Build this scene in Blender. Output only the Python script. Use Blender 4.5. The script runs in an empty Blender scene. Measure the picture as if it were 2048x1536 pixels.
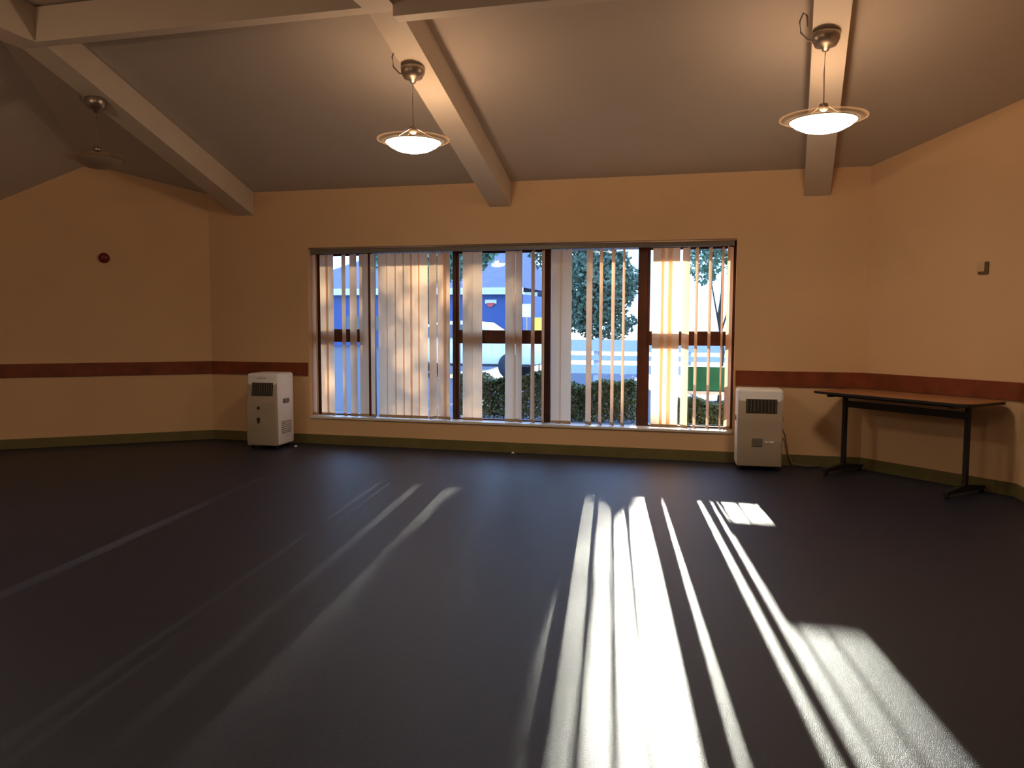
import bpy, bmesh, math, random
from mathutils import Vector, Matrix
random.seed(7)
SC = bpy.context.scene
COL = SC.collection
# ------------------------------------------------------------------ camera
CAM = Vector((0.0, -8.915, 1.5)); F = 1600.0
cr = Vector((0.96709448, 0.25439063, 0.00369797))
cu = Vector((-0.02292152, 0.0726444, 0.99709448))
cf = Vector((-0.25338286, 0.96436933, -0.07608502))
cam_data = bpy.data.cameras.new('camera'); cam_ob = bpy.data.objects.new('camera', cam_data); COL.objects.link(cam_ob)
cam_data.sensor_width = 36.0; cam_data.lens = 36.0 * F / 2048.0; cam_data.clip_start = .05; cam_data.clip_end = 500
M3 = Matrix((cr, cu, -cf)).transposed()
cam_ob.matrix_world = Matrix.Translation(CAM) @ M3.to_4x4()
SC.camera = cam_ob
# ------------------------------------------------------------------ view, sky, sun
SC.view_settings.view_transform = 'Standard'; SC.view_settings.look = 'None'
SC.view_settings.gamma = 1.0; SC.view_settings.use_curve_mapping = False
SC.view_settings.exposure = 0.0
SC.cycles.use_denoising = True
SC.cycles.max_bounces = 8; SC.cycles.diffuse_bounces = 5; SC.cycles.transparent_max_bounces = 24
SC.cycles.sample_clamp_indirect = 6.0
SUN_TAN = 0.165
SUN_E = 19.0
SKY = 5.0
LAMP_UP = 27.0       # watts of each lit pendant's upward bulb
LAMP_BOWL = 47.0     # radiance of a lit bowl
w = bpy.data.worlds.new('world'); SC.world = w; w.use_nodes = True
nt = w.node_tree; nt.nodes.clear()
wo = nt.nodes.new('ShaderNodeOutputWorld'); bg = nt.nodes.new('ShaderNodeBackground')
tc = nt.nodes.new('ShaderNodeTexCoord'); sx = nt.nodes.new('ShaderNodeSeparateXYZ'); rp = nt.nodes.new('ShaderNodeValToRGB')
nt.links.new(tc.outputs['Generated'], sx.inputs[0]); nt.links.new(sx.outputs['Z'], rp.inputs[0])
rp.color_ramp.elements[0].position = 0.0; rp.color_ramp.elements[0].color = (.40, .64, 1.0, 1)
rp.color_ramp.elements[1].position = .6; rp.color_ramp.elements[1].color = (.30, .50, 1.0, 1)
nt.links.new(rp.outputs[0], bg.inputs['Color']); bg.inputs['Strength'].default_value = SKY
nt.links.new(bg.outputs[0], wo.inputs[0])
sun = bpy.data.lights.new('sun', 'SUN'); sun.energy = SUN_E; sun.angle = math.radians(.53); sun.color = (1, .93, .80)
so = bpy.data.objects.new('sun', sun); COL.objects.link(so)
sh = Vector((-0.1377, 0.9905, 0)); sh.normalize()
sd = Vector((sh.x, sh.y, SUN_TAN)).normalized()
so.rotation_euler = sd.to_track_quat('Z', 'Y').to_euler()
so.location = (0, 20, 12)

def at(px, py, Y):                 # point of the picture at the depth plane y = Y
    d = cf + cr * ((px - 1024) / F) + cu * ((768 - py) / F)
    return CAM + d * ((Y - CAM.y) / d.y)

def on_floor(px, py, z=0.0):
    d = cf + cr * ((px - 1024) / F) + cu * ((768 - py) / F)
    return CAM + d * ((z - CAM.z) / d.z)

# ------------------------------------------------------------------ materials
def mat(name, col, rough=.6, metal=0.0, spec=.4, noise=0.0, nscale=30.0, bump=0.0, bscale=200.0, col2=None, coat=0.0):
    m = bpy.data.materials.new(name); m.use_nodes = True; n = m.node_tree.nodes; l = m.node_tree.links
    b = n['Principled BSDF']; b.inputs['Roughness'].default_value = rough; b.inputs['Metallic'].default_value = metal
    b.inputs['Specular IOR Level'].default_value = spec; b.inputs['Coat Weight'].default_value = coat
    b.inputs['Base Color'].default_value = (*col, 1)
    t = n.new('ShaderNodeTexCoord')
    if noise or col2:
        x = n.new('ShaderNodeTexNoise'); x.inputs['Scale'].default_value = nscale; x.inputs['Detail'].default_value = 4
        l.new(t.outputs['Object'], x.inputs['Vector'])
        r = n.new('ShaderNodeValToRGB'); r.color_ramp.elements[0].position = .3; r.color_ramp.elements[1].position = .7
        c2 = col2 or tuple(min(1, c * (1 + noise)) for c in col)
        c1 = col if col2 else tuple(c * (1 - noise) for c in col)
        r.color_ramp.elements[0].color = (*c1, 1); r.color_ramp.elements[1].color = (*c2, 1)
        l.new(x.outputs['Fac'], r.inputs[0]); l.new(r.outputs[0], b.inputs['Base Color'])
    if bump:
        y = n.new('ShaderNodeTexNoise'); y.inputs['Scale'].default_value = bscale; y.inputs['Detail'].default_value = 3
        l.new(t.outputs['Object'], y.inputs['Vector'])
        bp = n.new('ShaderNodeBump'); bp.inputs['Strength'].default_value = bump; bp.inputs['Distance'].default_value = .003
        l.new(y.outputs['Fac'], bp.inputs['Height']); l.new(bp.outputs[0], b.inputs['Normal'])
    return m

M = {}
M['wall'] = mat('peach_wall_paint', (.72, .475, .275), .75, noise=.03, nscale=1.5, bump=.1, bscale=90)
M['ceiling'] = mat('ceiling_paint', (.52, .455, .40), .8, noise=.02, nscale=1.0)
M['beam'] = mat('beam_paint', (.64, .55, .46), .6, noise=.03, nscale=3)
M['carpet'] = mat('dark_blue_grey_carpet', (.013, .0175, .038), .41, spec=.34, noise=.5, nscale=110, bump=.8, bscale=260)
M['rail'] = mat('dark_red_brown_wood', (.20, .045, .015), .45, noise=.25, nscale=6)
M['skirting'] = mat('olive_skirting', (.15, .125, .045), .6, noise=.1, nscale=5)
M['frame'] = mat('brown_hardwood_frame', (.075, .022, .010), .45, noise=.2, nscale=8)
M['sill'] = mat('white_sill', (.72, .70, .66), .4, noise=.03)
M['shaded_plastic'] = mat('cream_plastic_shaded', (.42, .345, .265), .45, noise=.03, nscale=3)  # front of the casing, darkened to put its shade into the colour
M['lit_plastic'] = mat('side_plastic_lit', (.86, .84, .86), .45, noise=.03, nscale=3)  # rest of the casing, whitened to put window light into the colour
M['dark_plastic'] = mat('dark_plastic', (.035, .028, .024), .4, noise=.1)
M['grey_plastic'] = mat('grey_plastic', (.16, .14, .12), .4, noise=.1)
M['light_label'] = mat('pale_label', (.8, .76, .66), .4, noise=.02)
M['metal'] = mat('brushed_metal', (.34, .29, .25), .33, metal=.85, noise=.08, nscale=50)
M['cord'] = mat('grey_cord', (.22, .17, .14), .6, noise=.1)
M['black_metal'] = mat('black_painted_metal', (.018, .017, .018), .4, noise=.2, nscale=20)
M['table_wood'] = mat('table_laminate', (.33, .15, .065), .4, noise=.12, nscale=5)
M['red_bell'] = mat('dark_red_plastic', (.16, .012, .010), .35, noise=.1)
M['brown_plastic'] = mat('brown_plastic', (.13, .08, .04), .5, noise=.05)
M['beige'] = mat('beige_plastic', (.60, .41, .24), .5, noise=.03)
M['paper'] = mat('white_scrap', (.8, .82, .8), .6, noise=.05)
M['leaf'] = mat('hedge_leaf', (.08, .11, .035), .6, col2=(.24, .23, .09), nscale=2.0)
M['leaf_dark'] = mat('tree_leaf', (.07, .12, .075), .6, col2=(.17, .23, .15), nscale=1.0)
M['leaf_pale'] = mat('pale_leaf', (.10, .20, .13), .6, col2=(.22, .34, .24), nscale=1.2)
M['bark'] = mat('bark', (.10, .075, .055), .9, noise=.3, nscale=6)
M['twig'] = mat('hedge_twig', (.03, .026, .018), .9, noise=.3, nscale=9)
M['asphalt'] = mat('pale_grey_asphalt', (.085, .092, .12), .85, noise=.15, nscale=8)
M['blue_wall'] = mat('blue_cladding', (.055, .10, .28), .5, noise=.05)
M['roof_tile'] = mat('lilac_grey_roof', (.19, .19, .27), .7, noise=.08, nscale=3)
M['white_paint'] = mat('white_paint', (.80, .82, .84), .4, noise=.02)
M['pale_wall'] = mat('pale_render', (.66, .74, .72), .7, noise=.04)
M['red_paint'] = mat('red_sign_paint', (.75, .10, .08), .4, noise=.03)
M['yellow'] = mat('yellow_sign_paint', (.85, .78, .08), .4, noise=.03)
M['green_panel'] = mat('dark_green_panel', (.015, .16, .09), .5, noise=.15, nscale=5)
M['fence'] = mat('pale_blue_grey_boards', (.50, .56, .70), .6, noise=.06)
M['tyre'] = mat('tyre_rubber', (.03, .035, .05), .7, noise=.1)
M['glass_dark'] = mat('dark_glass', (.05, .06, .08), .08, spec=.8, noise=.02)
M['door_paint'] = mat('door_paint', (.25, .11, .05), .5, noise=.1)

def glass_mat():
    m = bpy.data.materials.new('window_glass'); m.use_nodes = True; n = m.node_tree.nodes; l = m.node_tree.links
    n.clear(); o = n.new('ShaderNodeOutputMaterial'); mx = n.new('ShaderNodeMixShader')
    tr = n.new('ShaderNodeBsdfTransparent'); tr.inputs[0].default_value = (.92, .95, .95, 1)
    gl = n.new('ShaderNodeBsdfGlossy'); gl.inputs['Roughness'].default_value = .02
    fr = n.new('ShaderNodeFresnel'); fr.inputs[0].default_value = 1.3
    l.new(fr.outputs[0], mx.inputs[0]); l.new(tr.outputs[0], mx.inputs[1]); l.new(gl.outputs[0], mx.inputs[2]); l.new(mx.outputs[0], o.inputs[0])
    return m
M['glass'] = glass_mat()

def trans_mat(name, col, tcol, fac):
    m = bpy.data.materials.new(name); m.use_nodes = True; n = m.node_tree.nodes; l = m.node_tree.links
    n.clear(); o = n.new('ShaderNodeOutputMaterial'); mx = n.new('ShaderNodeMixShader')
    t = n.new('ShaderNodeTexCoord'); x = n.new('ShaderNodeTexNoise'); x.inputs['Scale'].default_value = 60
    l.new(t.outputs['Object'], x.inputs['Vector'])
    r = n.new('ShaderNodeValToRGB'); r.color_ramp.elements[0].color = (*[c * .92 for c in col], 1); r.color_ramp.elements[1].color = (*col, 1)
    l.new(x.outputs['Fac'], r.inputs[0])
    d = n.new('ShaderNodeBsdfDiffuse'); l.new(r.outputs[0], d.inputs[0])
    tl = n.new('ShaderNodeBsdfTranslucent'); tl.inputs[0].default_value = (*tcol, 1)
    mx.inputs[0].default_value = fac
    l.new(d.outputs[0], mx.inputs[1]); l.new(tl.outputs[0], mx.inputs[2]); l.new(mx.outputs[0], o.inputs[0])
    return m
M['vane'] = trans_mat('blind_fabric', (.88, .61, .40), (.95, .62, .39), .62)
M['weight'] = trans_mat('blind_weight_pocket', (.55, .40, .28), (.5, .4, .3), .12)

def emit_mat(name, col, s):
    m = bpy.data.materials.new(name); m.use_nodes = True; n = m.node_tree.nodes; l = m.node_tree.links
    b = n['Principled BSDF']; b.inputs['Base Color'].default_value = (.8, .75, .65, 1)
    b.inputs['Emission Color'].default_value = (*col, 1); b.inputs['Emission Strength'].default_value = s
    x = n.new('ShaderNodeTexNoise'); x.inputs['Scale'].default_value = 4
    r = n.new('ShaderNodeValToRGB'); r.color_ramp.elements[0].color = (*[c * .97 for c in col], 1); r.color_ramp.elements[1].color = (*col, 1)
    l.new(x.outputs['Fac'], r.inputs[0]); l.new(r.outputs[0], b.inputs['Emission Color'])
    return m
M['bowl_lit'] = emit_mat('lit_frosted_bowl', (1.0, .80, .56), LAMP_BOWL)
M['bowl_off'] = mat('frosted_bowl', (.30, .23, .17), .35, noise=.02, spec=.5)
def disc_mat():
    m = bpy.data.materials.new('lamp_disc_glass'); m.use_nodes = True; n = m.node_tree.nodes; l = m.node_tree.links
    n.clear(); o = n.new('ShaderNodeOutputMaterial'); mx = n.new('ShaderNodeMixShader')
    tr = n.new('ShaderNodeBsdfTransparent'); tr.inputs[0].default_value = (.93, .88, .82, 1)
    gl = n.new('ShaderNodeBsdfDiffuse'); gl.inputs[0].default_value = (.8, .62, .45, 1)
    mx.inputs[0].default_value = .14
    l.new(tr.outputs[0], mx.inputs[1]); l.new(gl.outputs[0], mx.inputs[2]); l.new(mx.outputs[0], o.inputs[0])
    return m
M['disc'] = disc_mat()

# ------------------------------------------------------------------ mesh helpers
class MB:
    def __init__(s): s.bm = bmesh.new()
    def box(s, a, b, rz=0, origin=None, bevel=0.0):
        x0, y0, z0 = a; x1, y1, z1 = b
        vs = [s.bm.verts.new(p) for p in ((x0,y0,z0),(x1,y0,z0),(x1,y1,z0),(x0,y1,z0),(x0,y0,z1),(x1,y0,z1),(x1,y1,z1),(x0,y1,z1))]
        fs = [s.bm.faces.new([vs[i] for i in f]) for f in ((3,2,1,0),(4,5,6,7),(0,1,5,4),(1,2,6,5),(2,3,7,6),(3,0,4,7))]
        if bevel:
            es = list({e for f in fs for e in f.edges})
            bmesh.ops.bevel(s.bm, geom=es, offset=bevel, segments=3, profile=.5, affect='EDGES')
        return s
    def hull(s, pts, faces):
        vs = [s.bm.verts.new(p) for p in pts]
        for f in faces: s.bm.faces.new([vs[i] for i in f])
        return s
    def prism(s, poly, z0, z1):          # poly in xy
        n = len(poly)
        b = [s.bm.verts.new((*p, z0)) for p in poly]; t = [s.bm.verts.new((*p, z1)) for p in poly]
        s.bm.faces.new(b[::-1]); s.bm.faces.new(t)
        for i in range(n): s.bm.faces.new((b[i], b[(i+1)%n], t[(i+1)%n], t[i]))
        return s
    def beam(s, p, q, wx, dz):           # vertical-sided beam: p, q centre of underside; width wx (x), depth dz upward
        p, q = Vector(p), Vector(q); d = (q - p); hd = Vector((d.x, d.y, 0)).normalized(); n = Vector((hd.y, -hd.x, 0)) * wx / 2
        pts = []
        for c in (p, q):
            pts += [c - n, c + n, c + n + Vector((0,0,dz)), c - n + Vector((0,0,dz))]
        return s.hull(pts, ((0,1,2,3),(7,6,5,4),(0,4,5,1),(1,5,6,2),(2,6,7,3),(3,7,4,0)))
    def tube(s, pts, r, seg=10, cap=True):
        pts = [Vector(p) for p in pts]; rings = []
        up = Vector((0,0,1))
        for i, p in enumerate(pts):
            t = (pts[min(i+1, len(pts)-1)] - pts[max(i-1, 0)]).normalized()
            a = t.cross(up)
            if a.length < 1e-3: a = t.cross(Vector((1,0,0)))
            a.normalize(); b = t.cross(a)
            rr = r[i] if isinstance(r, (list, tuple)) else r
            rings.append([s.bm.verts.new(p + (a*math.cos(k*2*math.pi/seg) + b*math.sin(k*2*math.pi/seg))*rr) for k in range(seg)])
        for i in range(len(rings)-1):
            for k in range(seg):
                s.bm.faces.new((rings[i][k], rings[i][(k+1)%seg], rings[i+1][(k+1)%seg], rings[i+1][k]))
        if cap: s.bm.faces.new(rings[0][::-1]); s.bm.faces.new(rings[-1])
        return s
    def lathe(s, prof, c=(0,0,0), seg=40, axis='z', cap0=False, cap1=False):
        c = Vector(c); rings = []
        for (r, h) in prof:
            ring = []
            for k in range(seg):
                a = k*2*math.pi/seg
                v = Vector((r*math.cos(a), r*math.sin(a), h))
                if axis == 'y': v = Vector((v.x, -v.z, v.y))
                if axis == 'x': v = Vector((v.z, v.x, v.y))
                ring.append(s.bm.verts.new(c + v))
            rings.append(ring)
        for i in range(len(rings)-1):
            for k in range(seg):
                s.bm.faces.new((rings[i][k], rings[i][(k+1)%seg], rings[i+1][(k+1)%seg], rings[i+1][k]))
        if cap0: s.bm.faces.new(rings[0][::-1])
        if cap1: s.bm.faces.new(rings[-1])
        return s
    def build(s, name, m, parent=None, smooth=False):
        bmesh.ops.remove_doubles(s.bm, verts=s.bm.verts, dist=1e-6)
        bmesh.ops.recalc_face_normals(s.bm, faces=s.bm.faces)
        me = bpy.data.meshes.new(name); s.bm.to_mesh(me); s.bm.free()
        me.materials.append(m)
        if smooth:
            for p in me.polygons: p.use_smooth = True
        o = bpy.data.objects.new(name, me); COL.objects.link(o)
        if parent: o.parent = parent
        return o

def tag(o, label=None, cat=None, group=None, kind=None):
    if label: o['label'] = label
    if cat: o['category'] = cat
    if group: o['group'] = group
    if kind: o['kind'] = kind
    return o
def empty(name, loc=(0,0,0), rz=0, **k):
    o = bpy.data.objects.new(name, None); COL.objects.link(o); o.location = loc; o.rotation_euler = (0,0,rz); o.empty_display_size = .1
    return tag(o, **k)

# ------------------------------------------------------------------ room shell
S = .32; ZC = 3.10
YB = -14.0; YF = -3.2; ZF = ZC - S*YF          # flat upper ceiling from YF
XL = -8.75; XR = 2.52
CL0 = (-6.31, 0.0); CLD = Vector((-1.88, -1.49)).normalized()
tL = (XL - CL0[0]) / CLD.x; CL1 = (XL, CL0[1] + CLD.y*tL)
CR0 = (1.42, 0.0); CR1 = (XR, -1.10)
def hgt(x, y): return min(ZC - S*y, ZF, ZC + S*(y - YB), 2.80 + .67*(x + 8.19))
foot = [CL0, CR0, CR1, (XR, YB), (XL, YB), CL1]
m = MB(); m.prism([(XL-.4, .3), (XL-.4, YB-.3), (XR+.4, YB-.3), (XR+.4, .3)], -.12, 0.0)
tag(m.build('floor', M['carpet']), kind='structure', label='dark blue grey carpet floor with streaks of sunlight', cat='floor')

# ceiling: footprint split along the folds, then lifted
bm = bmesh.new(); bm.faces.new([bm.verts.new((x, y, 0)) for x, y in foot])
def cut(co, no):
    bmesh.ops.bisect_plane(bm, geom=bm.verts[:] + bm.edges[:] + bm.faces[:], plane_co=co, plane_no=no, dist=1e-5)
cut((0, YF, 0), (0, 1, 0)); cut((0, YB + (ZF-ZC)/S, 0), (0, 1, 0))
xh = (ZF - 2.80)/.67 - 8.19; cut((xh, 0, 0), (1, 0, 0))
# hips: ZC - S y = 2.80 + .67(x+8.19)
k0 = ZC - 2.80 - .67*8.19; cut((k0/.67, 0, 0), (.67, S, 0))
cut(((ZC - S*YB - 2.80 - .67*8.19)/.67, 0, 0), (.67, -S, 0))
for v in bm.verts: v.co.z = hgt(v.co.x, v.co.y)
r = bmesh.ops.extrude_face_region(bm, geom=bm.faces[:])
for v in r['geom']:
    if isinstance(v, bmesh.types.BMVert): v.co.z += .12
mb = MB(); mb.bm.free(); mb.bm = bm
tag(mb.build('ceiling', M['ceiling']), kind='structure', label='cream sloping ceiling between the painted beams', cat='ceiling')

def wall(name, a, b, out, hole=None):
    """wall from a to b (plan), inner face on the line, thickness out (outward vector); top follows the ceiling"""
    a, b, out = Vector(a), Vector(b), Vector(out)
    ts = {0.0, 1.0}
    N = 240; zs = [hgt(*(a.lerp(b, i/N))) for i in range(N+1)]
    for i in range(1, N):
        if abs((zs[i+1]-zs[i]) - (zs[i]-zs[i-1])) > 1e-5: ts.add(i/N)
    if hole:
        L = (b-a).length; ts.add(hole[0]/L); ts.add(hole[1]/L)
    ts = sorted(ts); m = MB()
    def seg(t0, t1, zb0, zb1, zt0, zt1):
        p, q = a.lerp(b, t0), a.lerp(b, t1)
        pts = [(p.x,p.y,zb0),(q.x,q.y,zb1),(q.x,q.y,zt1),(p.x,p.y,zt0)]
        po = [(x+out.x, y+out.y, z) for x, y, z in pts]
        m.hull(pts+po, ((0,1,2,3),(7,6,5,4),(0,4,5,1),(1,5,6,2),(2,6,7,3),(3,7,4,0)))
    for t0, t1 in zip(ts[:-1], ts[1:]):
        p, q = a.lerp(b, t0), a.lerp(b, t1); z0, z1 = hgt(*p)+.02, hgt(*q)+.02
        if hole and t0 >= hole[0]/L-1e-6 and t1 <= hole[1]/L+1e-6:
            seg(t0, t1, 0, 0, hole[2], hole[2]); seg(t0, t1, hole[3], hole[3], z0, z1)
        else: seg(t0, t1, 0, 0, z0, z1)
    return tag(m.build(name, M['wall']), kind='structure')
WX0, WX1, WZ0, WZ1 = -4.93, .125, .325, 2.405
TH = .36
wall('wall_back', (CL0[0]-.1, 0), (CR0[0]+.1, 0), (0, TH), hole=(WX0-(CL0[0]-.1), WX1-(CL0[0]-.1), WZ0, WZ1))
nl = Vector((CLD.y, -CLD.x)); nl = nl if nl.y > 0 else -nl
wall('wall_left', CL0, CL1, nl*.15)
wall('wall_right', CR0, CR1, Vector((.7071,.7071))*.15)
wall('wall_far_left', CL1, (XL, YB), (-.15, 0))
wall('wall_far_right', CR1, (XR, YB), (.15, 0))
wall('wall_behind', (XL, YB), (XR, YB), (0, -.15))

# skirting and dado rail
def strip(name, pts, z0, z1, t, m_, label):
    m = MB(); P = [Vector(p) for p in pts]; n = len(P)
    off = []
    for i in range(n):
        d0 = (P[i]-P[i-1]).normalized() if i else (P[1]-P[0]).normalized()
        d1 = (P[i+1]-P[i]).normalized() if i < n-1 else d0
        n0, n1 = Vector((d0.y, -d0.x)), Vector((d1.y, -d1.x)); nn = (n0+n1).normalized()
        off.append(P[i] + nn*(t/max(.3, nn.dot(n0))))
    A = [m.bm.verts.new((p.x, p.y, z)) for p in P for z in (z0, z1)]
    B = [m.bm.verts.new((p.x, p.y, z)) for p in off for z in (z0, z1)]
    C = [m.bm.verts.new((p.x*.7+q.x*.3, p.y*.7+q.y*.3, z1)) for p, q in zip(P, off)]
    for i in range(n-1):
        a, b = 2*i, 2*i+2
        m.bm.faces.new((A[a], A[b], A[b+1], A[a+1])); m.bm.faces.new((B[a+1], B[b+1], B[b], B[a]))
        m.bm.faces.new((A[a], B[a], B[b], A[b])); m.bm.faces.new((A[a+1], A[b+1], B[b+1], B[a+1]))
    m.bm.faces.new((A[0], A[1], B[1], B[0])); m.bm.faces.new((A[-2], B[-2], B[-1], A[-1]))
    for v in C: m.bm.verts.remove(v)
    return tag(m.build(name, m_), kind='structure', label=label)
strip('baseboard_left', [(XL, YB), CL1, CL0, (-4.93, 0), (CR0[0], 0), CR1, (XR, YB)], 0, .115, .018, M['skirting'], 'olive green skirting board round the foot of the walls')
RT, RB = 1.0, .842
strip('trim_1', [(XL, YB), CL1, CL0, (WX0-.02, 0)], RB, RT, .022, M['rail'], 'dark red brown dado rail left of the window')
strip('trim_2', [(WX1+.02, 0), CR0, CR1, (XR, YB)], RB, RT, .022, M['rail'], 'dark red brown dado rail right of the window')

# ------------------------------------------------------------------ beams (fixed painted timber)
BW, BD = .25, .28
def zb(y): return ZC - BD + S*(-y)
def rafter(name, x0, x1, label):
    m = MB()
    yj = -3.15; ys = -.002
    m.beam((x0, ys, zb(ys)), (x1, yj, zb(yj)), BW, BD+.03)
    m.beam((x1, yj, zb(yj)), (x1+.02, -10.8, 3.80), BW, .36)
    m.beam((x1+.02, -10.8, 3.80), (x1+.02, YB+.01, ZC-BD), BW, BD+.03)
    return tag(m.build(name, M['beam']), label=label, cat='beam', kind='structure', group='ceiling beams')
rafter('ceiling_beam', -5.79, -5.74, 'pale painted ceiling beam nearest the left wall, with the unlit lamp')
rafter('ceiling_beam', -2.49, -2.52, 'pale painted ceiling beam ending over the middle of the window')
rafter('ceiling_beam', .91, .66, 'pale painted ceiling beam ending right of the window')
m = MB(); m.box((-5.62, -3.27, zb(-3.15)), (-2.64, -3.15, 4.11)); tag(m.build('ceiling_purlin', M['beam']), label='cross beam spanning from left beam to middle beam', cat='beam', kind='structure')
m = MB(); m.box((-2.40, -3.27, 3.745), (.54, -3.15, 4.11)); tag(m.build('ceiling_purlin', M['beam']), label='cross beam spanning from middle beam to right beam', cat='beam', kind='structure')

# ------------------------------------------------------------------ window
win = empty('window_1', (0, 0, 0), kind='structure', label='wide brown timber window with vertical blinds', cat='window')
FY0, FY1 = .22, .28
def wx(px): return at(px, 650, .25).x
m = MB()
m.box((WX0, FY0, WZ0), (WX0+.055, FY1, WZ1)); m.box((WX1-.055, FY0, WZ0), (WX1, FY1, WZ1))
m.box((WX0, FY0, WZ1-.055), (WX1, FY1, WZ1)); m.box((WX0, FY0, WZ0), (WX1, FY1, WZ0+.018))
MUL = [(739, 749), (908, 915), (1091, 1103), (1276, 1294)]
mx = []
for a, b in MUL:
    x0, x1 = wx(a), wx(b); mx.append((x0, x1)); m.box((x0, FY0-.02, WZ0+.018), (x1, FY1+.02, WZ1-.04))
m.build('frame', M['frame'], win)
edges = [WX0+.055] + [v for p in mx for v in p] + [WX1-.055]
bays = [(edges[2*i], edges[2*i+1]) for i in range(5)]
TZ0, TZ1 = 1.285, 1.385
for i, (x0, x1) in enumerate(bays):
    if i in (0, 2, 4):
        m = MB(); m.box((x0, FY0+.005, TZ0), (x1, FY1-.005, TZ1)); m.build('transom', M['frame'], win)
        for z0, z1 in ((WZ0+.018, TZ0), (TZ1, WZ1-.055)):
            c = MB(); t = .03
            c.box((x0, FY0, z0), (x0+t, FY1-.01, z1)); c.box((x1-t, FY0, z0), (x1, FY1-.01, z1))
            c.box((x0+t, FY0, z0), (x1-t, FY1-.01, z0+(t if z0 > 1 else .012))); c.box((x0+t, FY0, z1-t), (x1-t, FY1-.01, z1))
            c.build('casement', M['frame'], win)
            g = MB(); g.box((x0+t, .248, z0+t), (x1-t, .252, z1-t)); g.build('pane', M['glass'], win)
    else:
        g = MB(); g.box((x0, .248, WZ0+.018), (x1, .252, WZ1-.055)); g.build('pane', M['glass'], win)
m = MB(); m.box((WX0+.005, -.018, WZ0-.012), (WX1-.005, .219, WZ0+.014), bevel=.004); m.build('sill', M['sill'], win)

# ------------------------------------------------------------------ vertical blind
BY = .065
blind = empty('vertical_blind', (0, BY, 0), label='cream vertical blind of turned fabric vanes hanging across the wide window', cat='blind')
m = MB(); m.box((WX0+.02, -.022, 2.335), (WX1-.02, .022, 2.385), bevel=.004); m.build('headrail', M['grey_plastic'], blind)
V = [(620,632),(641,657),(654,668),(684,692),(700,714),(717,739),(741,750),(756,776),(774,793),(790,809),(806,825),(820,840),(836,857),(866,866,1.13),(875,893),(888,900),
     (925,945),(944,965),(1010,1031),(1031,1044),(1062,1069),(1083,1089),(1103,1122),(1122,1143),(1172,1184),(1198,1205),(1222,1229),(1244,1249),(1304,1327),(1321,1343),(1335,1358),
     (1363,1378),(1389,1395),(1415,1422),(1441,1446),(1452,1464)]
VW = .127
for j, (a, b, *fixed) in enumerate(V):
    xa, xb = at(a, 650, BY).x, at(b, 650, BY).x; xc = (xa+xb)/2; wd = xb-xa
    k = xc/(-CAM.y + BY)
    fn = lambda th: VW*(math.cos(th) - math.sin(th)*(-abs(k)))     # th <= 0 narrows
    lo, hi = -math.pi/2 if abs(k) < .02 else -math.atan2(1, abs(k)), 0.0
    for _ in range(40):
        mid = (lo+hi)/2
        if VW*(math.cos(mid) + math.sin(mid)*abs(k)) < wd: lo = mid
        else: hi = mid
    th = hi if hi < -.14 else -.14
    if k > 0: th = -th
    if fixed: th = fixed[0]
    zt, zl = 2.325, .347
    lean = random.uniform(-.004, .004)
    n = 7; m = MB(); vt = []
    for iz in range(9):
        z = zt + (zl - zt)*iz/8; row = []
        tw = th + lean*iz*2
        for ix in range(n):
            u = (ix/(n-1) - .5)*VW; cvx = .004*(1 - (2*ix/(n-1)-1)**2)
            row.append(m.bm.verts.new((u*math.cos(tw) - cvx*math.sin(tw), u*math.sin(tw) + cvx*math.cos(tw), z)))
        vt.append(row)
    for iz in range(8):
        for ix in range(n-1): m.bm.faces.new((vt[iz][ix], vt[iz][ix+1], vt[iz+1][ix+1], vt[iz+1][ix]))
    v = m.build('vane', M['vane'], blind, smooth=True); v.location = (xc, 0, 0)
    m = MB(); c, s_ = math.cos(th + lean*16), math.sin(th + lean*16); q = [(-VW/2, -.0022), (VW/2, -.0022), (VW/2, .0062), (-VW/2, .0062)]
    m.prism([(u*c - t*s_, u*s_ + t*c) for u, t in q], zl, zl+.035); m.build('weight', M['weight'], v)
    m = MB(); m.tube([(0,0,zt-.005), (0,0,2.342)], .004, 6); m.build('hanger', M['grey_plastic'], v)

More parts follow.
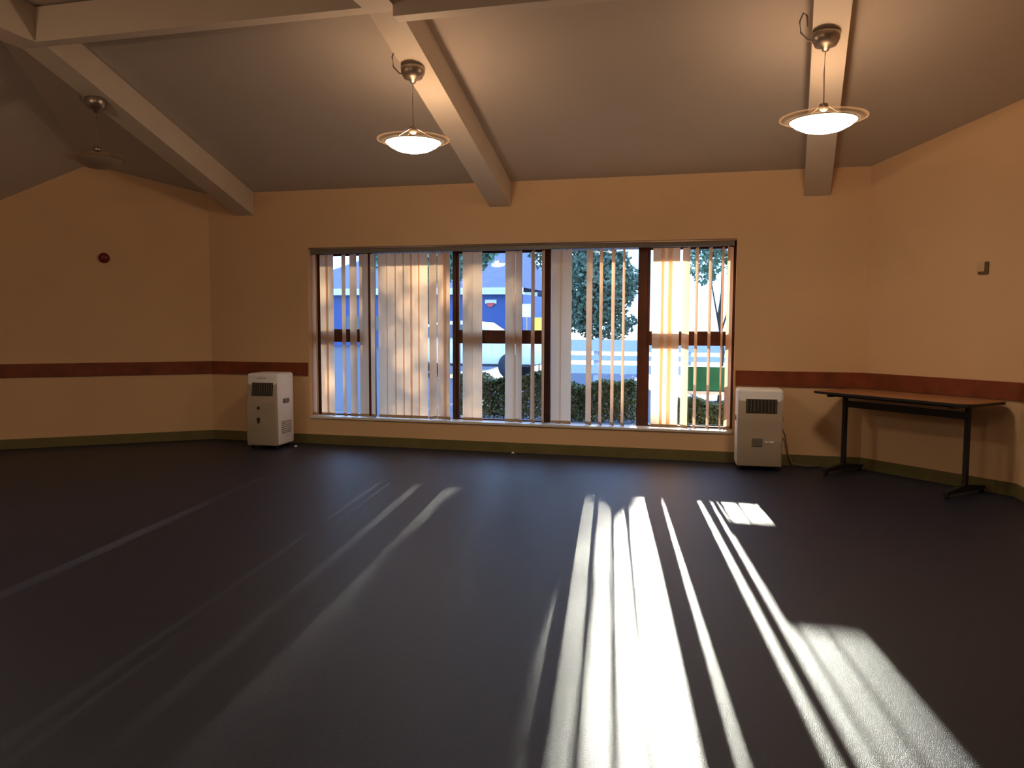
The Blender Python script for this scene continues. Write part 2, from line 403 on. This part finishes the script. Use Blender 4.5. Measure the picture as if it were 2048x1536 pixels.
# ------------------------------------------------------------------ pendant lamps
def pendant(x, y, lit, label, zm, zs, r=.25, light=True):
    g = 'glass bowl pendant lamps under the beams'
    p = empty('pendant_lamp', (x, y, zs), label=label, cat='lamp', group=g)
    top = zm - zs
    m = MB(); m.lathe([(.001, top-.135), (.022, top-.135), (.03, top-.115), (.075, top-.10), (.098, top-.055), (.102, top-.012), (.095, top)], seg=32, cap1=True); m.build('canopy', M['metal'], p, True)
    m = MB(); m.tube([(0,0,top-.12), (-.004,0,top*.55), (0,0,.115)], .0045, 8); m.build('cord', M['cord'], p)
    # slack cable looping beside the beam
    m = MB(); m.tube([(-.06,0,top-.06), (-.12,.0,top-.05), (-.175,.0,top+.01), (-.185,0,top+.09), (-.16,0,top+.15), (-.135,0,top+.13), (-.128,.0,top+.05)], .006, 8); m.build('cable_loop', M['cord'], p, True)
    m = MB(); m.lathe([(.001,.13), (.03,.125), (.035,.09), (.02,.075), (.001,.07)], seg=20); m.build('hub', M['metal'], p, True)
    for a in (20, 140, 260):
        a = math.radians(a); m = MB(); m.tube([(.02*math.cos(a), .02*math.sin(a), .12), (r*.98*math.cos(a), r*.98*math.sin(a), .012)], .0022, 6); m.build('suspension_wire', M['metal'], p)
    m = MB(); R_ = r*1.32
    m.lathe([(r*.93, .004), (R_*.9, .010), (R_, .022), (R_, .028), (R_*.9, .017), (r*.93, .011), (r*.93, .004)], seg=56); m.build('glass_rim', M['disc'], p, True)
    m = MB(); m.lathe([(.001,-.082), (r*.3,-.078), (r*.6,-.060), (r*.85,-.030), (r,.0)], seg=56); bo = m.build('bowl', M['bowl_lit'] if lit else M['bowl_off'], p, True)
    m = MB(); m.lathe([(r,.0005), (r*1.0,.006), (r*.83,-.018), (r*.58,-.046), (r*.28,-.064), (.001,-.068)], seg=56); m.build('bowl_lining', M['bowl_off'], bo, True)
    if lit:
        l = bpy.data.lights.new('bulb', 'POINT'); l.energy = LAMP_UP; l.color = (1, .68, .42); l.shadow_soft_size = .05
        o = bpy.data.objects.new('bulb', l); COL.objects.link(o); o.parent = p; o.location = (0, 0, .04)
    return p
pendant(-5.79, -2.42, False, 'unlit pendant lamp with glass bowl under the left beam', zb(-2.42)+.01, 3.03, r=.215)
pendant(-2.55, -2.5, True, 'lit pendant lamp under the middle beam above the window', zb(-2.5)+.01, 3.005, r=.23)
pendant(.68, -2.5, True, 'lit pendant lamp under the right beam', zb(-2.5)+.01, 2.99, r=.235)
for x, y in ((-5.74, -5.7), (-2.5, -7.6), (-5.73, -10.8)):                       # unseen lamps added further back to light the walls
    pendant(x, y, True, 'lit pendant lamp added out of view to light the room', 3.785, 3.03)

# ------------------------------------------------------------------ portable air conditioners
def air_con(name, loc, rz, label, wd, dp, ht, lower):
    a = empty(name, loc, rz, label=label, cat='air conditioner')
    w2 = wd/2; b = .045
    m = MB(); m.box((-w2, -dp*.44, .035), (w2, dp*.5, ht), bevel=.03); m.build('body', M['lit_plastic'], a, True)
    # tapered front shell
    m = MB(); zt = ht-.012
    prof = [(-dp*.5, .04), (-dp*.5-.012, .30), (-dp*.5-.004, ht*.62), (-dp*.40, zt), (-dp*.28, ht+.004)]
    L = [[m.bm.verts.new((sx_*(w2-(.012 if i else .004)), y, z)) for i, (y, z) in enumerate(prof)] + [m.bm.verts.new((sx_*(w2-.01), -dp*.28, .04))] for sx_ in (-1, 1)]
    m.bm.faces.new(L[0]); m.bm.faces.new(L[1][::-1])
    for i in range(6):
        j = (i+1) % 6; m.bm.faces.new((L[0][i], L[1][i], L[1][j], L[0][j]))
    bmesh.ops.bevel(m.bm, geom=m.bm.edges[:], offset=.012, segments=2, profile=.5, affect='EDGES')
    m.build('front_panel', M['shaded_plastic'], a, True)
    y0 = -dp*.5
    ang = math.atan2((dp*.1-.004), zt-ht*.62)
    g = MB(); g.box((-w2*.62, -.008, 0), (w2*.72, .03, ht*.17), bevel=.004)
    go = g.build('air_outlet', M['dark_plastic'], a); go.location = (0, -dp*.5+.004, ht*.71); go.rotation_euler = (-ang, 0, 0)
    for i in range(9):
        x = -w2*.56 + i*(w2*1.22/8); v = MB(); v.box((x-.003, -.014, .008), (x+.003, 0, ht*.17-.008)); v.build('louvre', M['grey_plastic'], go)
    c = MB(); c.box((-w2*.5, -.004, 0), (w2*.5, .02, .022), bevel=.003); co = c.build('control_strip', M['grey_plastic'], a); co.location = (0, -dp*.5+.030, ht*.925); co.rotation_euler = (-ang, 0, 0)
    for i in range(4):
        bt = MB(); bt.lathe([(.001,0),(.006,0),(.006,.006),(.001,.006)], (-.05+i*.03, -.004, .011), 12, 'y'); bt.build('button', M['dark_plastic'], co)
    if lower:
        p = MB(); p.box((-w2*.34, y0-.0165, ht*.30), (w2*.12, y0-.002, ht*.40), bevel=.003); p.build('badge_plate', M['grey_plastic'], a)
        for x0, x1 in ((w2*.22, w2*.34), (w2*.40, w2*.60)):
            p = MB(); p.box((x0, y0-.017, ht*.345), (x1, y0-.004, ht*.37), bevel=.002); p.build('indicator_label', M['light_label'], a)
    else:
        for z, rr in ((ht*.55, .016), (ht*.40, .02), (ht*.36, .014)):
            p = MB(); p.lathe([(.001,.0),(rr,.0),(rr,.02),(.001,.022)], (-.03, y0-.003, z), 20, 'y'); p.build('knob', M['dark_plastic'], a, True)
    for sx_ in (-1, 1):
        h = MB(); h.box((sx_*w2-.008, -.06, ht*.60), (sx_*w2+.012, .08, ht*.66), bevel=.006); h.build('handle', M['grey_plastic'], a)
        for yy in (-dp*.33, dp*.36):
            w_ = MB(); w_.lathe([(.001,-.012),(.02,-.012),(.022,-.006),(.022,.006),(.02,.012),(.001,.012)], (sx_*w2*.78, yy, .022), 18, 'x'); w_.build('castor', M['dark_plastic'], a, True)
    # side intake grille on the right flank
    gr = MB()
    for i in range(7): gr.box((w2-.002, -dp*.25, ht*.2+i*.022), (w2+.003, dp*.3, ht*.2+i*.022+.008))
    gr.build('side_grille', M['grey_plastic'], a)
    return a
air_con('air_conditioner', (-5.25, -.38, 0), math.radians(2), 'white portable air conditioner left of the window, side facing the light', .40, .42, .895, False)
air_con('air_conditioner', (.38, -.26, 0), math.radians(3), 'cream portable air conditioner right of the window beside the folding table', .455, .34, .835, True)
m = MB(); m.tube([(.625,-.1,.40),(.66,-.06,.33),(.68,-.05,.22),(.70,-.05,.12),(.74,-.06,.03),(.86,-.09,.012),(1.0,-.06,.012)], .007, 8)
tag(m.build('power_cable', M['cord'], None, True), 'thin grey power cable hanging beside the cream air conditioner', 'cable')

# ------------------------------------------------------------------ folding table
ta = math.atan2(-.96, .97)
tab = empty('folding_table', (1.665, -.75, 0), ta, label='brown topped folding table on black T legs against the right wall', cat='table')
TL, TW, TZ = 1.58, .60, .835
m = MB(); rr = .10; pl = []
for cx_, cy_, a0 in ((TL/2-rr, -TW/2+rr, -90), (TL/2-rr, TW/2-rr, 0), (-TL/2+.02, TW/2-.02, 90), (-TL/2+.02, -TW/2+.02, 180)):
    q = rr if cx_ > 0 else .02
    for k in range(9):
        a = math.radians(a0 + k*90/8); pl.append((cx_+q*math.cos(a), cy_+q*math.sin(a)))
m.prism(pl, TZ-.022, TZ); m.build('tabletop', M['table_wood'], tab)
m = MB(); m.prism([(x*1.003, y*1.006) for x, y in pl], TZ-.026, TZ-.004); m.build('edge_band', M['black_metal'], tab)
for sx_ in (-.64, .60):
    m = MB(); m.box((sx_-.02, -.022, .085), (sx_+.02, .022, TZ-.05), bevel=.006); m.build('leg', M['black_metal'], tab)
    m = MB(); m.box((sx_-.022, -.26, TZ-.055), (sx_+.022, .26, TZ-.028), bevel=.004); m.build('top_bracket', M['black_metal'], tab)
    m = MB(); m.hull([(sx_-.025,-.29,.035),(sx_+.025,-.29,.035),(sx_+.025,.29,.035),(sx_-.025,.29,.035),(sx_-.022,-.29,.06),(sx_+.022,-.29,.06),(sx_+.022,.29,.06),(sx_-.022,.29,.06),
              (sx_-.022,-.03,.095),(sx_+.022,-.03,.095),(sx_+.022,.03,.095),(sx_-.022,.03,.095)],
             ((3,2,1,0),(0,1,5,4),(2,3,7,6),(4,5,9,8),(8,9,10,11),(11,10,6,7),(1,2,6,10,9,5),(0,4,8,11,7,3)))
    fo = m.build('foot', M['black_metal'], tab)
    for yy in (-.265, .265):
        m = MB(); m.lathe([(.001,-.014),(.018,-.014),(.0195,-.006),(.0195,.006),(.018,.014),(.001,.014)], (sx_, yy, .0195), 16, 'x'); m.build('castor', M['dark_plastic'], fo, True)
m = MB(); m.box((-.62, -.012, TZ-.165), (.58, .012, TZ-.10), bevel=.004); m.build('crossbar', M['black_metal'], tab)
m = MB()
for yy in (-.2, .2): m.box((-.6, yy-.012, TZ-.05), (.6, yy+.012, TZ-.028))
m.build('under_rail', M['black_metal'], tab)

# ------------------------------------------------------------------ small wall fittings
a = empty('fire_alarm_bell', (0,0,0), label='small round dark red fire alarm sounder high on the left wall', cat='alarm')
nin = -nl
d = cf + cr*((208-1024)/F) + cu*((768-516)/F); t = ((Vector(CL0) - Vector(CAM[:2])).dot(nl)) / Vector(d[:2]).dot(nl); P = CAM + d*t
a.location = P; a.rotation_euler = (0, 0, math.atan2(nin.y, nin.x) + math.pi/2)
m = MB(); m.lathe([(.001,.0),(.062,.0),(.062,.012),(.058,.022)], seg=32, axis='y'); b_ = m.build('backplate', M['red_bell'], a, True)
m = MB(); m.lathe([(.056,.018),(.054,.045),(.040,.058),(.016,.064),(.001,.065)], seg=32, axis='y'); m.build('dome', M['red_bell'], a, True)
nr = Vector((-.7071, -.7071))
a = empty('wall_sensor', (0,0,0), label='small beige box sensor on the right wall above the table', cat='sensor')
d = cf + cr*((1968-1024)/F) + cu*((768-536)/F); t = ((Vector(CR0) - Vector(CAM[:2])).dot(nr)) / Vector(d[:2]).dot(nr); P = CAM + d*t
a.location = P; a.rotation_euler = (0, 0, math.atan2(nr.y, nr.x) + math.pi/2)
m = MB(); m.box((-.045, -.02, -.055), (.045, 0, .055), bevel=.004); m.build('backplate', M['brown_plastic'], a)
m = MB(); m.box((-.045, -.036, -.034), (.022, -.018, .057), bevel=.004); m.build('cover', M['beige'], a)
for (px, py, nm, lb) in ((592, 893, 'paper_scrap', 'tiny white scrap on carpet beside the left air conditioner'), (1033, 902, 'paper_scrap', 'tiny white scrap lying by the skirting under the middle of the window')):
    p = on_floor(px, py); y = min(p.y, -.06)
    m = MB(); m.hull([(-.018,-.014,.001),(.02,-.012,.002),(.016,.014,.001),(-.014,.016,.003),(0,0,.022)], ((0,1,4),(1,2,4),(2,3,4),(3,0,4),(3,2,1,0)))
    o = tag(m.build(nm, M['paper']), lb, 'paper'); o.location = (p.x, y, 0)

# ------------------------------------------------------------------ outside
GZ = -.02
m = MB(); m.box((-80, .37, GZ-.2), (60, 140, GZ)); tag(m.build('ground', M['asphalt']), kind='structure', label='pale grey road outside the window', cat='road')
# eaves over the window
e = MB(); e.hull([(-9.5,.36,2.47),(3.5,.36,2.47),(3.5,1.90,2.48),(-9.5,1.90,2.48),(-9.5,.36,3.05),(3.5,.36,3.05),(3.5,1.90,2.62),(-9.5,1.90,2.62)], ((3,2,1,0),(4,5,6,7),(0,1,5,4),(1,2,6,5),(2,3,7,6),(3,0,4,7)))
tag(e.build('trim_3', M['frame']), kind='structure', label='roof eaves overhanging the window outside')

def leaves(n, pick, size, name, m_, parent=None):
    vs, fs = [], []
    for i in range(n):
        c = Vector(pick()); s = size*random.uniform(.6, 1.3)
        u = Vector((random.gauss(0,1), random.gauss(0,1), random.gauss(0,1))).normalized()
        v = u.orthogonal().normalized(); v = (v*math.cos(k_ := random.uniform(0, 6.28)) + u.cross(v)*math.sin(k_))
        b = len(vs); vs += [c - u*s*.6, c + v*s*.33, c + u*s*.6, c - v*s*.33]; fs.append((b, b+1, b+2, b+3))
    me = bpy.data.meshes.new(name); me.from_pydata([tuple(x) for x in vs], [], fs); me.materials.append(m_)
    o = bpy.data.objects.new(name, me); COL.objects.link(o)
    if parent: o.parent = parent
    return o
def ball(c, r):
    def f():
        while 1:
            p = Vector((random.uniform(-1,1), random.uniform(-1,1), random.uniform(-1,1)))
            if p.length <= 1: return (c[0]+p.x*r[0], c[1]+p.y*r[1], c[2]+p.z*r[2])
    return f
def tree(base, clumps, n, size, m_, label, th, tr, gap=None):
    t = empty('tree', (base[0], base[1], GZ), label=label, cat='tree', group='trees beyond the window')
    m = MB(); m.tube([(0,0,-.1), (.05,0,th*.4), (-.04,.03,th*.7), (.02,0,th)], [tr, tr*.8, tr*.6, tr*.3], 12)
    for c, r in clumps:
        m.tube([(0,0,th*.55), tuple(Vector(c)*.6 + Vector((0,0,th*.25))), c], [tr*.4, tr*.25, tr*.1], 8)
    m.build('trunk', M['bark'], t, True)
    tot = sum(r[0]*r[1]*r[2] for c, r in clumps)
    picks = [(ball(c, r), r[0]*r[1]*r[2]/tot) for c, r in clumps]
    def pick():
        u = random.random()
        for f, q in picks:
            if u < q: break
            u -= q
        p_ = f()
        if gap and abs(p_[0] - gap) < .24 and random.random() < .65: return pick()  # leaves thinned here to let a streak of sun through
        return p_
    leaves(n, pick, size, 'foliage', m_, t)
    return t
# tall tree, its crown shaped to dim sun for the window's left two thirds
def along(xw, L, zw=0): return Vector((xw + sh.x/sh.y*L, L, zw + SUN_TAN*L/sh.y))
LT = 30.0
xa, xb = wx(560), wx(1199)
c0 = along((xa+xb)/2, LT); hw = (xb-xa)/2
tree((c0.x+.2, LT), [((-.2, 0, 6.6), (hw*1.02, 2.0, 2.6)), ((-hw*.5, .6, 5.4), (hw*.55, 1.6, 1.5)), ((hw*.35, -.4, 5.3), (hw*.6, 1.5, 1.6)), ((0, 0, 8.8), (hw*.7, 1.4, 1.6)), ((hw*.66, 0, 6.1), (hw*.36, 1.3, 1.9)), ((hw*.76, 0, 6.1), (hw*.26, 1.6, 2.0))], 6300, .20, M['leaf_dark'], 'tall thin stemmed tree beyond the car, crown shaped to filter the sun', 7.5, .16, gap=along(wx(866), LT).x - c0.x - .2)
# darker bushy tree right of the middle mullion
p = at(1196, 600, 24)
tree((p.x, 24), [((0,0,2.9), (1.5,1.1,1.35)), ((-.9,0,2.0), (.9,.8,.9)), ((.85,.2,3.2), (.9,.8,.9)), ((.3,0,4.0), (1.1,.8,.55)), ((-.8,.1,3.8),(.9,.7,.6)), ((.3,0,1.5),(1.3,.8,.8))], 7500, .20, M['leaf_dark'], 'dark bushy tree seen right of the middle window mullion', 2.6, .13)
p = at(1412, 520, 7.0)
tree((p.x+.3, 7.0), [((0,0,3.15), (.75,.6,.36)), ((-.3,0,2.75), (.35,.4,.5)), ((.45,.1,2.8), (.4,.4,.7))], 2600, .10, M['leaf_pale'], 'pale green small tree seen through the right hand pane', 2.4, .05)
p = at(860, 560, 25)
tree((p.x, 25), [((0,0,5.0), (3.2,1.5,1.8))], 5000, .35, M['leaf_pale'], 'pale tree partly hidden behind the closed vanes', 4.0, .18)

# hedge in front of the window
def hedge(px0, px1, Y0, Y1, ztop, n, label, m_):
    a, b = at(px0, 745, Y0), at(px1, 745, Y0)
    x0, x1 = a.x+.03, b.x-.03
    h = empty('hedge', ((x0+x1)/2, (Y0+Y1)/2, GZ), label=label, cat='hedge', group='low hedges outside the window'); cx_, cy_ = (x0+x1)/2, (Y0+Y1)/2
    ph = random.uniform(0, 6)
    def pk():
        x = random.uniform(x0, x1); y = random.uniform(Y0, Y1); top = ztop*(1 + .07*math.sin(x*5+ph) + .05*math.sin(x*13))
        z = top*(1 - random.random()**2*.9) if random.random() < .7 else random.uniform(.02, top)
        if random.random() < .5: y = Y0 + random.random()*.08
        return (x-cx_, y-cy_, z-GZ)
    leaves(n, pk, .05, 'foliage', m_, h)
    m = MB()
    for i in range(int((x1-x0)/.16)):
        x = x0+.08+i*.16 - cx_; m.tube([(x,0,-.02),(x+.02,.03,ztop*.4),(x-.05,0,ztop*.75)], [.012,.009,.004], 6); m.tube([(x,0,ztop*.35),(x+.08,-.06,ztop*.7)], [.007,.003], 5)
    m.build('stems', M['twig'], h)
hedge(905, 1094, 3.0, 3.6, .66, 9000, 'low green hedge outside left of the middle mullion', M['leaf'])
hedge(1102, 1275, 3.0, 3.6, .58, 8000, 'low brownish hedge outside right of the middle mullion', M['leaf'])
hedge(1300, 1475, 2.6, 3.1, .40, 7000, 'low yellow green hedge outside the right hand pane', M['leaf'])

# green panel on a ledge just outside the right pane
g0, g1 = at(1369, 750, 1.0).x, at(1452, 750, 1.0).x
pn = empty('planter_box', ((g0+g1)/2, 1.08, GZ), label='dark green box on white trestle outside the right hand pane', cat='planter'); hw_ = (g1-g0)/2+.03
m = MB(); m.box((-hw_, -.08, .71), (hw_, .10, 1.0), bevel=.01); m.build('box', M['green_panel'], pn)
m = MB(); m.box((-hw_-.01, -.10, .665), (hw_+.01, .12, .705), bevel=.004); m.build('shelf', M['white_paint'], pn)
for sx_ in (-1, 1):
    for yy in (-.07, .09):
        m = MB(); m.box((sx_*hw_-.012, yy-.012, 0), (sx_*hw_+.012, yy+.012, .67)); m.build('leg', M['white_paint'], pn)

# board fence along the road
f0, f1 = at(1098, 700, 9.5).x, at(1480, 700, 9.5).x
fe = empty('board_fence', ((f0+f1)/2, 9.5, GZ), label='pale blue grey low fence with horizontal boards beyond the hedge', cat='fence'); hw_ = (f1-f0)/2
for z0, z1 in ((.36,.56), (.66,.78), (.87,1.14)):
    m = MB(); m.box((-hw_, -.02, z0), (hw_, .02, z1)); m.build('board', M['fence'], fe)
for i in range(5):
    x = -hw_ + .05 + i*(2*hw_-.1)/4; m = MB(); m.box((x-.05, .021, 0), (x+.05, .10, 1.18)); m.build('post', M['fence'], fe)

# blue building with lilac roof
b0, b1 = at(560, 600, 38).x, at(1046, 600, 38).x
zt = at(980, 588, 38).z; ze = at(980, 575, 38).z
bl = empty('blue_building', ((b0+b1)/2, 38, GZ), label='blue walled building with lilac grey roof beyond the road', cat='building'); hw_ = (b1-b0)/2
m = MB(); m.box((-hw_, 0, 0), (hw_, 7, zt)); m.build('wall', M['blue_wall'], bl)
m = MB(); m.box((-hw_-.1, -.4, zt+.002), (hw_+.05, -.1, ze)); m.build('fascia', M['white_paint'], bl)
m = MB(); z2 = ze + 2.9; m.hull([(-hw_-.1,-.35,ze+.003),(hw_+.05,-.35,ze+.003),(hw_+.05,7.3,ze+.003),(-hw_-.1,7.3,ze+.003),(-hw_*.15,3.4,z2),(hw_-.6,3.4,z2)], ((3,2,1,0),(0,1,5,4),(1,2,5),(2,3,4,5),(3,0,4))); m.build('roof', M['roof_tile'], bl)
sgx = at(981, 606, 37.9); m = MB(); sx0 = sgx.x - (b0+b1)/2; m.box((sx0-.36, -.06, sgx.z-.02), (sx0+.36, -.01, sgx.z+.22)); m.build('sign_plate', M['white_paint'], bl)
m = MB(); m.hull([(sx0-.28,-.07,sgx.z+.03),(sx0+.28,-.07,sgx.z+.03),(sx0+.08,-.07,sgx.z-.22),(sx0-.14,-.07,sgx.z-.22),(sx0-.28,-.03,sgx.z+.03),(sx0+.28,-.03,sgx.z+.03),(sx0+.08,-.03,sgx.z-.22),(sx0-.14,-.03,sgx.z-.22)], ((0,1,2,3),(7,6,5,4),(0,4,5,1),(1,5,6,2),(2,6,7,3),(3,7,4,0))); m.build('sign_emblem', M['red_paint'], bl)
for i in range(6):
    x = -hw_*.9 + i*hw_*.24; m = MB(); m.box((x, -.03, 1.0), (x+.9, .01, 1.9)); m.build('window', M['glass_dark'], bl)

# pale building behind
p0, p1 = at(1049, 600, 48), at(1096, 600, 48)
bp = empty('pale_building', ((p0.x+p1.x)/2, 48, GZ), label='pale rendered building in the distance left of the dark mullion', cat='building'); hw_ = (p1.x-p0.x)/2
m = MB(); m.box((-hw_, 0, 0), (hw_, 5, 4.6)); m.build('wall', M['pale_wall'], bp)
m = MB(); m.hull([(-hw_-.2,-.3,4.6),(hw_+.2,-.3,4.6),(hw_+.2,5.3,4.6),(-hw_-.2,5.3,4.6),(-hw_-.2,2.5,5.9),(hw_+.2,2.5,5.9)], ((3,2,1,0),(0,1,5,4),(1,2,5),(2,3,4,5),(3,0,4))); m.build('roof', M['roof_tile'], bp)
for z in (1.2, 3.1):
    m = MB(); m.box((.1, -.04, z), (.7, .02, z+.9)); m.build('window', M['glass_dark'], bp)

# signs and lamp post
def sign(px, py, Y, wpx, hpx, mt, label, name):
    p = at(px, py, Y); k = (Y-CAM.y)/F*1.03; s = empty(name, (p.x, Y, GZ), label=label, cat='sign')
    m = MB(); m.box((-wpx*k/2, -.02, p.z-GZ-hpx*k/2), (wpx*k/2, .02, p.z-GZ+hpx*k/2)); m.build('board', mt, s)
    m = MB(); m.tube([(0, .05, 0), (0, .05, p.z-GZ+hpx*k/2)], .028, 10); m.build('post', M['metal'], s)
sign(1078, 649, 16, 22, 27, M['yellow'], 'bright yellow sign board on a post left of the dark mullion', 'street_sign')
sign(1053, 621, 17, 17, 26, M['white_paint'], 'white sign board on a post beside the lamp post', 'street_sign')
p = at(1066, 650, 20)
lp = empty('lamp_post', (p.x, 20, GZ), label='slim grey lamp post beyond the road', cat='lamp post')
m = MB(); m.tube([(0,0,0),(0,0,1.2),(0,0,5.6)], [.09,.06,.045], 12); m.tube([(0,0,5.55),(.35,-.1,5.95),(.8,-.2,6.0)], .03, 8); m.build('pole', M['black_metal'], lp, True)
m = MB(); m.box((.7,-.3,5.95),(1.2,-.1,6.05), bevel=.02); m.build('lamp_head', M['grey_plastic'], lp)

# white car side-on beyond the hedge
cp = at(1086, 700, 13.0)
car = empty('car', (cp.x-2.1, 13.0, GZ), label='white car parked beyond the hedge left of the middle mullion', cat='car'); car.scale = (1, 1, 1.09)
side = [(-2.1,.35),(-2.12,.75),(-1.95,.95),(-1.45,1.02),(-1.0,1.38),(-.2,1.45),(.45,1.40),(1.05,1.02),(1.75,.90),(2.05,.72),(2.1,.35)]
m = MB(); y0, y1 = -.85, .85
lo_ = [m.bm.verts.new((x, y0+(.12 if z > 1.1 else 0), z)) for x, z in side]; hi_ = [m.bm.verts.new((x, y1-(.12 if z > 1.1 else 0), z)) for x, z in side]
m.bm.faces.new(lo_); m.bm.faces.new(hi_[::-1])
for i in range(len(side)): j = (i+1) % len(side); m.bm.faces.new((lo_[i], lo_[j], hi_[j], hi_[i]))
bmesh.ops.bevel(m.bm, geom=m.bm.edges[:], offset=.03, segments=2, profile=.5, affect='EDGES'); m.build('body', M['white_paint'], car, True)
m = MB(); m.hull([(-1.3,-.865,1.03),(.85,-.865,1.03),(.38,-.76,1.36),(-.95,-.76,1.34),(-1.3,-.84,1.03),(.85,-.84,1.03),(.38,-.735,1.36),(-.95,-.735,1.34)], ((0,1,2,3),(7,6,5,4),(0,4,5,1),(1,5,6,2),(2,6,7,3),(3,7,4,0))); m.build('side_window', M['glass_dark'], car)
m = MB(); m.box((-1.9,-.86,.30),(1.9,.86,.36)); m.build('sill_skirt', M['tyre'], car)
for x in (-1.3, 1.35):
    for yy in (-.78, .78):
        m = MB(); m.lathe([(.12,-.1),(.29,-.1),(.32,-.07),(.32,.07),(.29,.1),(.12,.1)], (x, yy, .32), 28, 'y'); wl = m.build('tyre', M['tyre'], car, True)
        m = MB(); m.lathe([(.001,-.115 if yy > 0 else .115),(.2,-.09 if yy > 0 else .09),(.2,0),(.001,0)], (x, yy, .32), 20, 'y'); m.build('hubcap', M['metal'], wl, True)
